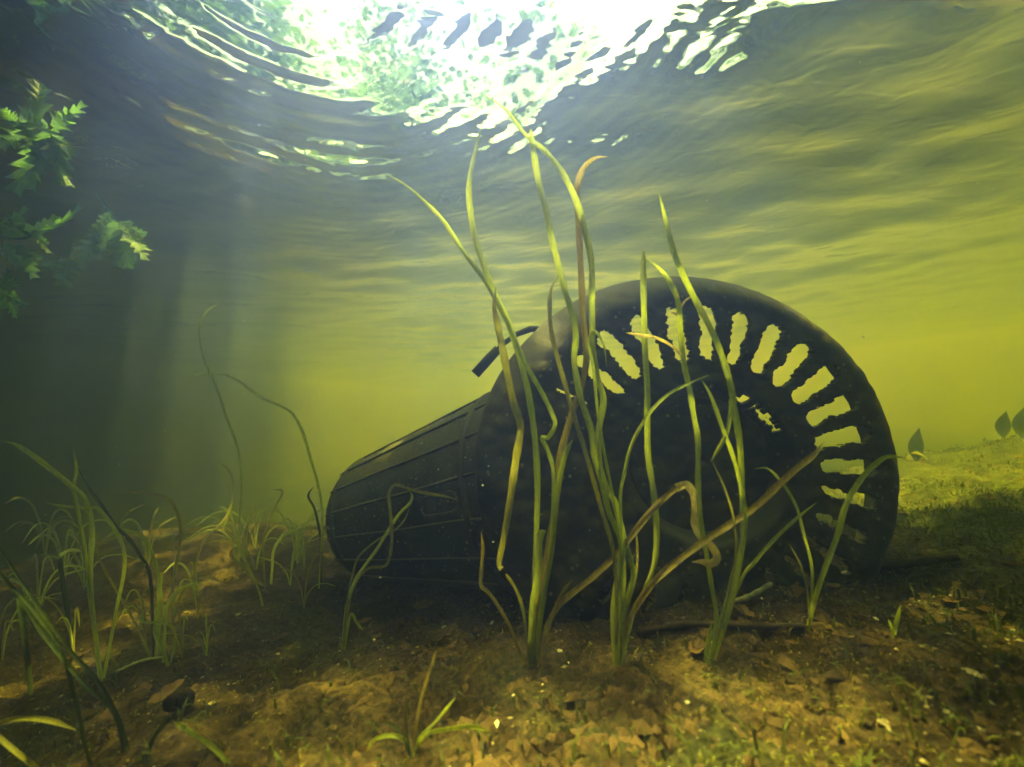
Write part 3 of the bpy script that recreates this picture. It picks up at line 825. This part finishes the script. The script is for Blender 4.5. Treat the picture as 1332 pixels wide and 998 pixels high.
# ------------------------------------------------------------------ leafy shoots hanging into the water at the left
def lobed_leaf(base, tip, wpx, seed):
    """jagged leaf with pointed side lobes along a midrib"""
    rr_ = random.Random(seed)
    ax = tip - base; L = ax.length; d = ax.normalized()
    vw = (base - Vector((0, 0, CAM_Z))).normalized()
    sd = d.cross(vw).normalized(); up = sd.cross(d)
    tl = rr_.uniform(-.7, .7)
    s2 = sd * math.cos(tl) + up * math.sin(tl); u2 = up * math.cos(tl) - sd * math.sin(tl)
    n = 5
    mid = [base + d * L * t + u2 * L * 0.10 * math.sin(2.5 * t + seed) for t in np.linspace(0, 1, 2 * n + 1)]
    V = list(mid); F = []
    for sg in (-1, 1):
        prev = None
        for k in range(n):
            t0 = (2 * k) / (2 * n); t1 = (2 * k + 1) / (2 * n)
            w = wpx * (0.95 - 0.75 * (k / n)) * (0.55 if k == 0 else 1) * rr_.uniform(.75, 1.25)
            notch = mid[2 * k] + s2 * sg * w * 0.30
            point = mid[2 * k + 1] + s2 * sg * w + d * L * 0.14 - u2 * w * 0.25
            V += [notch, point]
        b = 2 * n + 1 + (0 if sg < 0 else 2 * n)
        for k in range(n):
            nk = b + 2 * (k + 1) if k < n - 1 else 2 * n
            F.append((2 * k, b + 2 * k, b + 2 * k + 1, 2 * k + 1))
            F.append((2 * k + 1, b + 2 * k + 1, nk, 2 * k + 2) if k < n - 1 else (2 * k + 1, b + 2 * k + 1, 2 * n))
    return V, F
def leaf_shape(base, tip, wpx, mat, bend=0.15, twist=0.3, n=9):
    P = []
    ax = tip - base
    up = Vector((0, 0, 1)).cross(ax).normalized() if ax.length > 0 else Vector((0, 1, 0))
    for t in np.linspace(0, 1, n):
        P.append(base + ax * t + Vector((0, 0, -1)) * ax.length * bend * t * t + up * ax.length * 0.06 * math.sin(t * 3))
    W = [wpx * (math.sin(math.pi * min(1, t ** 0.85)) ** 1.15 * 0.5 + 0.015) for t in np.linspace(0, 1, n)]
    return ribbon(P, W, -twist, twist)
def shoot(label, stem_px, leaves, Y):
    st = [at_y(u, v, Y + d) for u, v, d in stem_px]
    root = empty('leafy_shoot', st[0]); tag(root, label, 'leafy shoot', 'leafy shoots at the left edge', 'thing')
    P = catmull(st, 16)
    V, F = tube(P, [0.0018] * 16, 6)
    under(mesh_obj('stem', V, F, SPRIG), root)
    for (u0, v0, u1, v1, w) in leaves:
        d = random.uniform(-0.02, 0.02)
        V, F = lobed_leaf(at_y(u0, v0, Y), at_y(u1, v1, Y + d), 0.85 * w * Y / FPX, int(u0 * 7 + v1))
        under(mesh_obj('leaf', V, F, SPRIG, smooth=False), root)
        V, F = lobed_leaf(at_y(u0 + random.uniform(-8, 8), v0 + random.uniform(-8, 8), Y + .03), at_y(u1 + random.uniform(-22, 22), v1 + random.uniform(-14, 14), Y + .03 + d), 0.8 * w * Y / FPX, int(u0 * 3 + v1 * 5))
        under(mesh_obj('leaf', V, F, SPRIG, smooth=False), root)
shoot('biggest leafy green shoot hanging at the upper left edge', [(-30, 150, 0), (20, 158, 0), (60, 170, 0), (80, 176, 0)],
      [(60,170,12,150,26),(62,174,18,248,26),(66,175,40,246,22),(70,178,78,242,22),(74,176,98,206,20),(70,166,94,148,18),(50,158,52,112,18),(40,160,2,190,22),(55,170,50,225,26),(30,158,40,185,20),(76,174,60,205,20),(20,158,4,142,16)], 0.52)
shoot('ragged leafy green shoot at the left edge below the biggest one', [(-30, 305, 0), (0, 308, 0), (30, 310, 0), (48, 300, 0)],
      [(0,304,26,280,16),(10,308,52,296,16),(30,308,74,276,14),(0,314,38,342,24),(20,314,46,364,18),(36,306,20,286,12),(0,320,22,348,20),(44,302,62,318,12),(-6,306,10,286,14)], 0.50)
shoot('leafy green shoot hanging free right of the left edge', [(128, 255, .05), (150, 285, .02), (160, 300, 0), (168, 306, 0)],
      [(160,298,152,346,24),(166,302,187,342,22),(164,300,170,350,22),(150,288,128,330,18),(126,302,108,346,22),(128,300,126,336,18),(158,292,186,306,16),(140,276,120,300,14),(170,305,188,325,14)], 0.62)
shoot('small pale leafy shoot at the lower left edge of the surface', [(-30, 372, 0), (-5, 378, 0), (6, 380, 0), (10, 384, 0)],
      [(2,378,24,362,14),(6,380,30,396,14),(6,382,-4,402,14),(8,384,18,414,11)], 0.46)
shoot('single arrow shaped leaf below the free hanging shoot', [(96, 318, .03), (92, 330, .01), (88, 336, 0), (86, 340, 0)],
      [(86,338,84,370,22),(86,340,68,348,14),(87,340,104,350,14)], 0.60)

# ------------------------------------------------------------------ litter, shells, twigs
def simple_mat(name, a, b, scale=40, rough=0.9):
    m, nt, out = mat_new(name)
    co = objco(nt)
    principled(nt, out, ramp(nt, tex_noise(nt, scale, 5, 0.65, co), [(0.35, a), (0.65, b)]), rough, tex_noise(nt, scale * 5, 3, 0.6, co), 0.001, 0.5, 0.15)
    return m
SHELL = simple_mat('shell', (0.62, 0.62, 0.54), (0.85, 0.85, 0.78), 150, 0.6)
WOOD = simple_mat('dark_wood', (0.012, 0.010, 0.007), (0.05, 0.038, 0.022), 60)
PALEWOOD = simple_mat('pale_wood', (0.16, 0.17, 0.12), (0.34, 0.35, 0.27), 90)
CRUMB = simple_mat('mud_crumb', (0.03, 0.02, 0.010), (0.13, 0.085, 0.04), 30)
DEADLEAF = leaf_mat('dead_leaf', (0.26, 0.17, 0.07), (0.12, 0.075, 0.03), 0.25, 60, streak=False)
ALGAE = leaf_mat('algae', (0.090, 0.125, 0.022), (0.040, 0.050, 0.014), 0.35, 9, streak=False)

shell_bm = bmesh.new()
R1 = 12
rows = []
for a in range(5):
    t = a / 4.0
    row = []
    for j in range(R1):
        q = 2 * math.pi * j / R1
        rad = math.sin(t * math.pi / 2) * (1 + 0.10 * math.cos(6 * q) * t)
        row.append(shell_bm.verts.new((rad * math.cos(q) * 1.0 + 0.25 * t, rad * math.sin(q) * 0.75, 0.55 * math.cos(t * math.pi / 2))))
    rows.append(row)
for a in range(4):
    for j in range(R1):
        f = [rows[a][j], rows[a][(j + 1) % R1], rows[a + 1][(j + 1) % R1], rows[a + 1][j]]
        try: shell_bm.faces.new(f)
        except ValueError: pass
bmesh.ops.remove_doubles(shell_bm, verts=shell_bm.verts, dist=1e-5)
shell_me = bpy.data.meshes.new('shell_fragment'); shell_bm.to_mesh(shell_me); shell_bm.free(); shell_me.materials.append(SHELL)
for p in shell_me.polygons: p.use_smooth = True
SH = [(597,914,7,'brightest white shell fragment on the bare mud above the small rosette'), (645,946,8,'white shell fragment at the tip of a rosette blade'), (727,848,7,'shell fragment just right of the left tall plant'),
      (740,862,5,'smaller shell fragment below the one beside the left tall plant'), (668,905,6,'left one of two paired shell fragments in the lower middle'), (679,911,5,'right one of two paired shell fragments in the lower middle'),
      (895,916,8,'flat pale shell lying alone right of the centre'), (1138,973,6,'white shell fragment in the sunlit patch at lower right'), (1163,853,6,'shell fragment beside the tiny sprout'),
      (1182,863,5,'shell fragment just right of the one beside the tiny sprout'), (1140,806,5,'shell fragment behind the tiny sprout'), (240,921,6,'shell fragment beside a dark clod at lower left'),
      (576,818,6,'shell fragment on the mud before the body of the bin'), (641,811,6,'shell fragment near the foot of the brown broken blade'), (707,892,5,'shell fragment below the root of the left tall plant'),
      (148,777,6,'pale shell fragment among the left weeds'), (1235,826,5,'small shell fragment in the weed at right')]
for k, (u, v, w, lab) in enumerate(SH):
    p = on_ground(u, v)
    o = bpy.data.objects.new('shell_fragment', shell_me); COL.objects.link(o)
    sc = 0.72 * w * p.y / FPX
    o.scale = (sc, sc, sc * 0.8)
    o.location = p + Vector((0, 0, sc * 0.15))
    o.rotation_euler = (random.uniform(-.5, .5), random.uniform(-.5, .5), random.uniform(0, 6.28))
    tag(o, lab, 'shell', 'white shell fragments on the mud', 'thing')

def dead_leaf(u, v, wpx, lab, rot, curl=0.25, lift=0.004, mat=None, elong=1.0):
    p = on_ground(u, v)
    L = wpx * p.y / FPX
    n, m = 9, 5
    V, F = [], []
    for i in range(n):
        t = i / (n - 1)
        hw = 0.30 / elong * math.sin(math.pi * (t ** 0.8)) ** 0.7 * (1 + 0.25 * math.sin(i * 2.3 + u)) + 0.01
        for j in range(m):
            q = (j / (m - 1) - 0.5) * 2
            V.append(Vector(((t - 0.5) * L, q * hw * L, (curl * (q * q) * hw + curl * 0.35 * (2 * t - 1) ** 2 + 0.03 * math.sin(7 * t + 3 * q)) * L)))
    for i in range(n - 1):
        for j in range(m - 1):
            F.append((i * m + j, i * m + j + 1, (i + 1) * m + j + 1, (i + 1) * m + j))
    o = mesh_obj('dead_leaf', V, F, mat or DEADLEAF)
    o.location = p + Vector((0, 0, lift)); o.rotation_euler = (random.uniform(-.3, .3), random.uniform(-.3, .3), rot)
    tag(o, lab, 'dead leaf', 'dead leaves on the pond bed', 'thing')
for a in ((550, 792, 26, 'curled orange dead leaf on the mud before the bin body', .4), (765, 772, 38, 'pale dead leaf lying under the rim behind the long diagonal stem', .6),
          (742, 752, 34, 'grey dead leaf propped against the foot of the hub', .2), (1030, 772, 40, 'brown dead leaf at the foot of the rim behind the arching blade', 1.1),
          (965, 800, 34, 'dead leaf under the rim beside the pale twig', 2.0), (1240, 788, 26, 'sunlit tan dead leaf in the weed at right', .3), (1290, 802, 26, 'tan dead leaf near the right edge', 2.6),
          (218, 908, 36, 'tan dead leaf on the mud at lower left', .9), (186, 905, 26, 'smaller tan dead leaf left of the dark clod', 2.2), (475, 812, 18, 'small pinkish dead leaf by the knotted plant', .8),
          (800, 790, 30, 'rusty dead leaf behind the tallest clump', 1.8), (1000, 868, 40, 'long flat brown dead leaf lying on the mud right of centre', .05, .1, .001, None, 3.0),
          (905, 850, 26, 'crumpled dead leaf at the foot of the slim plant', 1.2), (1085, 768, 22, 'dead leaf caught below the lowest slots', .4)):
    dead_leaf(*a)

def stick(name, px_pts, rpx, mat, lab, cat='twig', h=0.004):
    pts = []
    for (u, v) in px_pts:
        p = on_ground(u, v); p.z = gz(p.x, p.y) + h; pts.append(p)
    P = catmull(pts, 14)
    Rr_ = [rpx * 0.5 * p.y / FPX * (0.75 + 0.3 * math.sin(i * 1.1 + px_pts[0][0]) ** 2) for i, p in enumerate(P)]
    c0 = P[0].copy()
    V, F = tube([p - c0 for p in P], Rr_, 8)
    o = mesh_obj(name, V, F, mat); o.location = c0
    return tag(o, lab, cat, None, 'thing')
stick('twig', [(830,828),(900,824),(970,822),(1045,824)], 9, WOOD, 'black twig lying along the foot of the rim', h=.004)
stick('twig', [(1135,742),(1180,738),(1245,732)], 11, WOOD, 'dark waterlogged branch on the weedy bed right of the rim')
stick('twig', [(950,808),(975,796),(1005,776)], 7, PALEWOOD, 'pale grey twig leaning up to the rim from the mud', h=.012)
stick('twig', [(150,880),(185,868),(215,860)], 5, PALEWOOD, 'thin pale twig at the foot of the bright stubby grass')
stick('clod', [(225,925),(235,921),(243,924)], 22, WOOD, 'dark lumpy clod beside a shell at lower left', 'clod', .006)

# upright leaves standing on the bed far right
for (u, v, wpx, hpx, Y, lab, rnd) in ((1193, 606, 14, 44, 1.15, 'dark pointed leaf standing upright right of the rim with a round one', True), (1312, 620, 13, 34, 1.2, 'small dark pointed leaf standing on the bed near the right edge', False),
                                  (1334, 600, 15, 40, 1.15, 'dark rounded leaf standing at the right edge', False)):
    b0 = at_y(u, v + 2, Y)
    lift = max(0.0, gz(b0.x, b0.y) + 0.008 - b0.z)
    b0.z += lift; up_ = Vector((0, 0, lift))
    root = empty('upright_leaf', (b0.x, b0.y, gz(b0.x, b0.y))); tag(root, lab, 'water plant', 'upright leaves on the far right bed', 'thing')
    V, F = tube([Vector((b0.x, b0.y, gz(b0.x, b0.y) - .01)), b0], [.0018, .0014], 6)
    under(mesh_obj('stalk', V, F, BLADE_D), root)
    V, F = leaf_shape(b0, at_y(u + 4, v - hpx, Y) + up_, wpx * Y / FPX, BLADE_D, 0.0, .3, 11)
    under(mesh_obj('leaf', V, F, BLADE_D), root)
    if rnd:
        V, F = leaf_shape(at_y(u, v - 14, Y) + up_, at_y(u + 6, v + 14, Y) + up_, 20 * Y / FPX, BLADE_D, 0.0, .2, 9)
        under(mesh_obj('leaf', V, F, BLADE_O), root)

# ------------------------------------------------------------------ uncountable stuff: crumbs, algae, drifting specks
def scatter_xy(n, r):
    """positions on the bed, denser near the camera, inside the field of view"""
    Y = 0.16 + 1.9 * r.uniform(0, 1, n) ** 1.7
    X = r.uniform(-1.55, 1.55, n) * (Y + 0.06)
    return X, Y
r2 = np.random.default_rng(99)
X, Y = scatter_xy(46000, r2)
d = noise2(X * 9, Y * 9, 81) + 0.6 * noise2(X * 30, Y * 30, 82)
m = d > r2.uniform(-0.6, 0.9, len(X)); X, Y = X[m], Y[m]
Z = ground_h(X, Y)
s = r2.gamma(1.6, 0.0010, len(X)) + 0.0005
octa = np.array([[1, 0, 0], [-1, 0, 0], [0, 1, 0], [0, -1, 0], [0, 0, 1], [0, 0, -1]], float)
of = np.array([[0, 2, 4], [2, 1, 4], [1, 3, 4], [3, 0, 4], [2, 0, 5], [1, 2, 5], [3, 1, 5], [0, 3, 5]])
jit = 1 + r2.uniform(-.45, .45, (len(X), 6, 1))
st = np.stack([r2.uniform(.7, 1.8, len(X)), r2.uniform(.7, 1.4, len(X)), r2.uniform(.35, .8, len(X))], 1)[:, None, :]
O = octa[None] * jit * st * s[:, None, None]
an = r2.uniform(0, 6.28, len(X)); ca, sa = np.cos(an)[:, None], np.sin(an)[:, None]
O = np.stack([O[..., 0] * ca - O[..., 1] * sa, O[..., 0] * sa + O[..., 1] * ca, O[..., 2]], -1)
V = (O + np.stack([X, Y, Z], 1)[:, None, :]).reshape(-1, 3)
F = (np.arange(len(X))[:, None, None] * 6 + of[None]).reshape(-1, 3)
tag(mesh_np('mud_crumbs', V, F, CRUMB, False), 'dark crumbs of mud and litter strewn over the bed', None, None, 'stuff')
PALEGRIT = simple_mat('pale_grit', (0.14, 0.11, 0.06), (0.42, 0.38, 0.27), 300)
X, Y = scatter_xy(15000, r2)
m = noise2(X * 7, Y * 7, 84) + 0.5 * noise2(X * 25, Y * 25, 85) > r2.uniform(-0.4, 1.0, len(X)); X, Y = X[m], Y[m]
Z = ground_h(X, Y) + 0.0004
s = r2.gamma(1.6, 0.00042, len(X)) + 0.0003
O = octa[None] * (1 + r2.uniform(-.45, .45, (len(X), 6, 1))) * np.stack([r2.uniform(.7, 1.8, len(X)), r2.uniform(.7, 1.4, len(X)), r2.uniform(.4, .8, len(X))], 1)[:, None, :] * s[:, None, None]
V = (O + np.stack([X, Y, Z], 1)[:, None, :]).reshape(-1, 3)
F = (np.arange(len(X))[:, None, None] * 6 + of[None]).reshape(-1, 3)
tag(mesh_np('pale_grit', V, F, PALEGRIT, False), 'pale grains of grit and shell strewn over the mud', None, None, 'stuff')

def strands(n, xf, hmin, hmax, wid, mat, name, lab, seed):
    r = np.random.default_rng(seed)
    X, Y = scatter_xy(n * 3, r)
    m = xf(X, Y) > r.uniform(0, 1, len(X)); X, Y = X[m][:n], Y[m][:n]; k = len(X)
    Z = ground_h(X, Y)
    h = r.uniform(hmin, hmax, k); th = r.uniform(0, 6.28, k); ln = r.uniform(.2, 1.3, k) * h
    w = wid * r.uniform(.6, 1.4, k)
    P0 = np.stack([X, Y, Z - .001], 1)
    D = np.stack([np.cos(th), np.sin(th), np.zeros(k)], 1); S = np.stack([-np.sin(th + r.normal(0, .8, k)), np.cos(th), np.zeros(k)], 1)
    up = np.array([0, 0, 1.0])
    P1 = P0 + D * (ln * .35)[:, None] + up * (h * .65)[:, None]; P2 = P0 + D * ln[:, None] + up * (h * r.uniform(.5, 1.05, k))[:, None]
    V = np.stack([P0 - S * w[:, None], P0 + S * w[:, None], P1 - S * w[:, None], P1 + S * w[:, None], P2], 1).reshape(-1, 3)
    b = np.arange(k)[:, None] * 5
    F = np.concatenate([b + np.array([[0, 1, 3]]), b + np.array([[0, 3, 2]]), b + np.array([[2, 3, 4]])], 0)
    tag(mesh_np(name, V, F, mat, False), lab, None, None, 'stuff')
alg = lambda x, y: np.clip(sstep(0.22, 0.60, x - 0.08 * y + 0.10 * noise2(x * 4, y * 4, 90)) * (0.5 + 0.9 * noise2(x * 7, y * 7, 91)) + 0.05, 0, 1)
strands(34000, alg, .003, .016, .0008, ALGAE, 'algae_mat', 'green and brown algae tufts covering the bed at right', 5)
alg2 = lambda x, y: np.clip((0.15 + 0.9 * noise2(x * 6, y * 6, 95)) * (1 - sstep(.2, .5, x)), 0, 1)
strands(9000, alg2, .001, .005, .0006, BLADE_O, 'litter_shreds', 'brown plant shreds lying over the mud', 6)
strands(5000, lambda x, y: np.clip(0.9 * noise2(x * 5, y * 5, 97), 0, 1), .001, .006, .0006, BLADE_B, 'leaf_shreds', 'tan leaf shreds lying over the mud', 8)

r3 = np.random.default_rng(12)
k = 950
Y = 0.32 + 1.3 * r3.uniform(0, 1, k) ** 1.3; X = r3.uniform(-1.3, 1.3, k) * Y; Z = r3.uniform(0.02, 0.70, k)
s = 0.00018 + r3.gamma(1.5, 0.00015, k)
V = (octa[None] * s[:, None, None] * (1 + r3.uniform(-.4, .6, (k, 6, 1))) + np.stack([X, Y, Z], 1)[:, None, :]).reshape(-1, 3)
F = (np.arange(k)[:, None, None] * 6 + of[None]).reshape(-1, 3)
tag(mesh_np('drifting_specks', V, F, SHELL, False), 'pale specks drifting in the water', None, None, 'stuff')
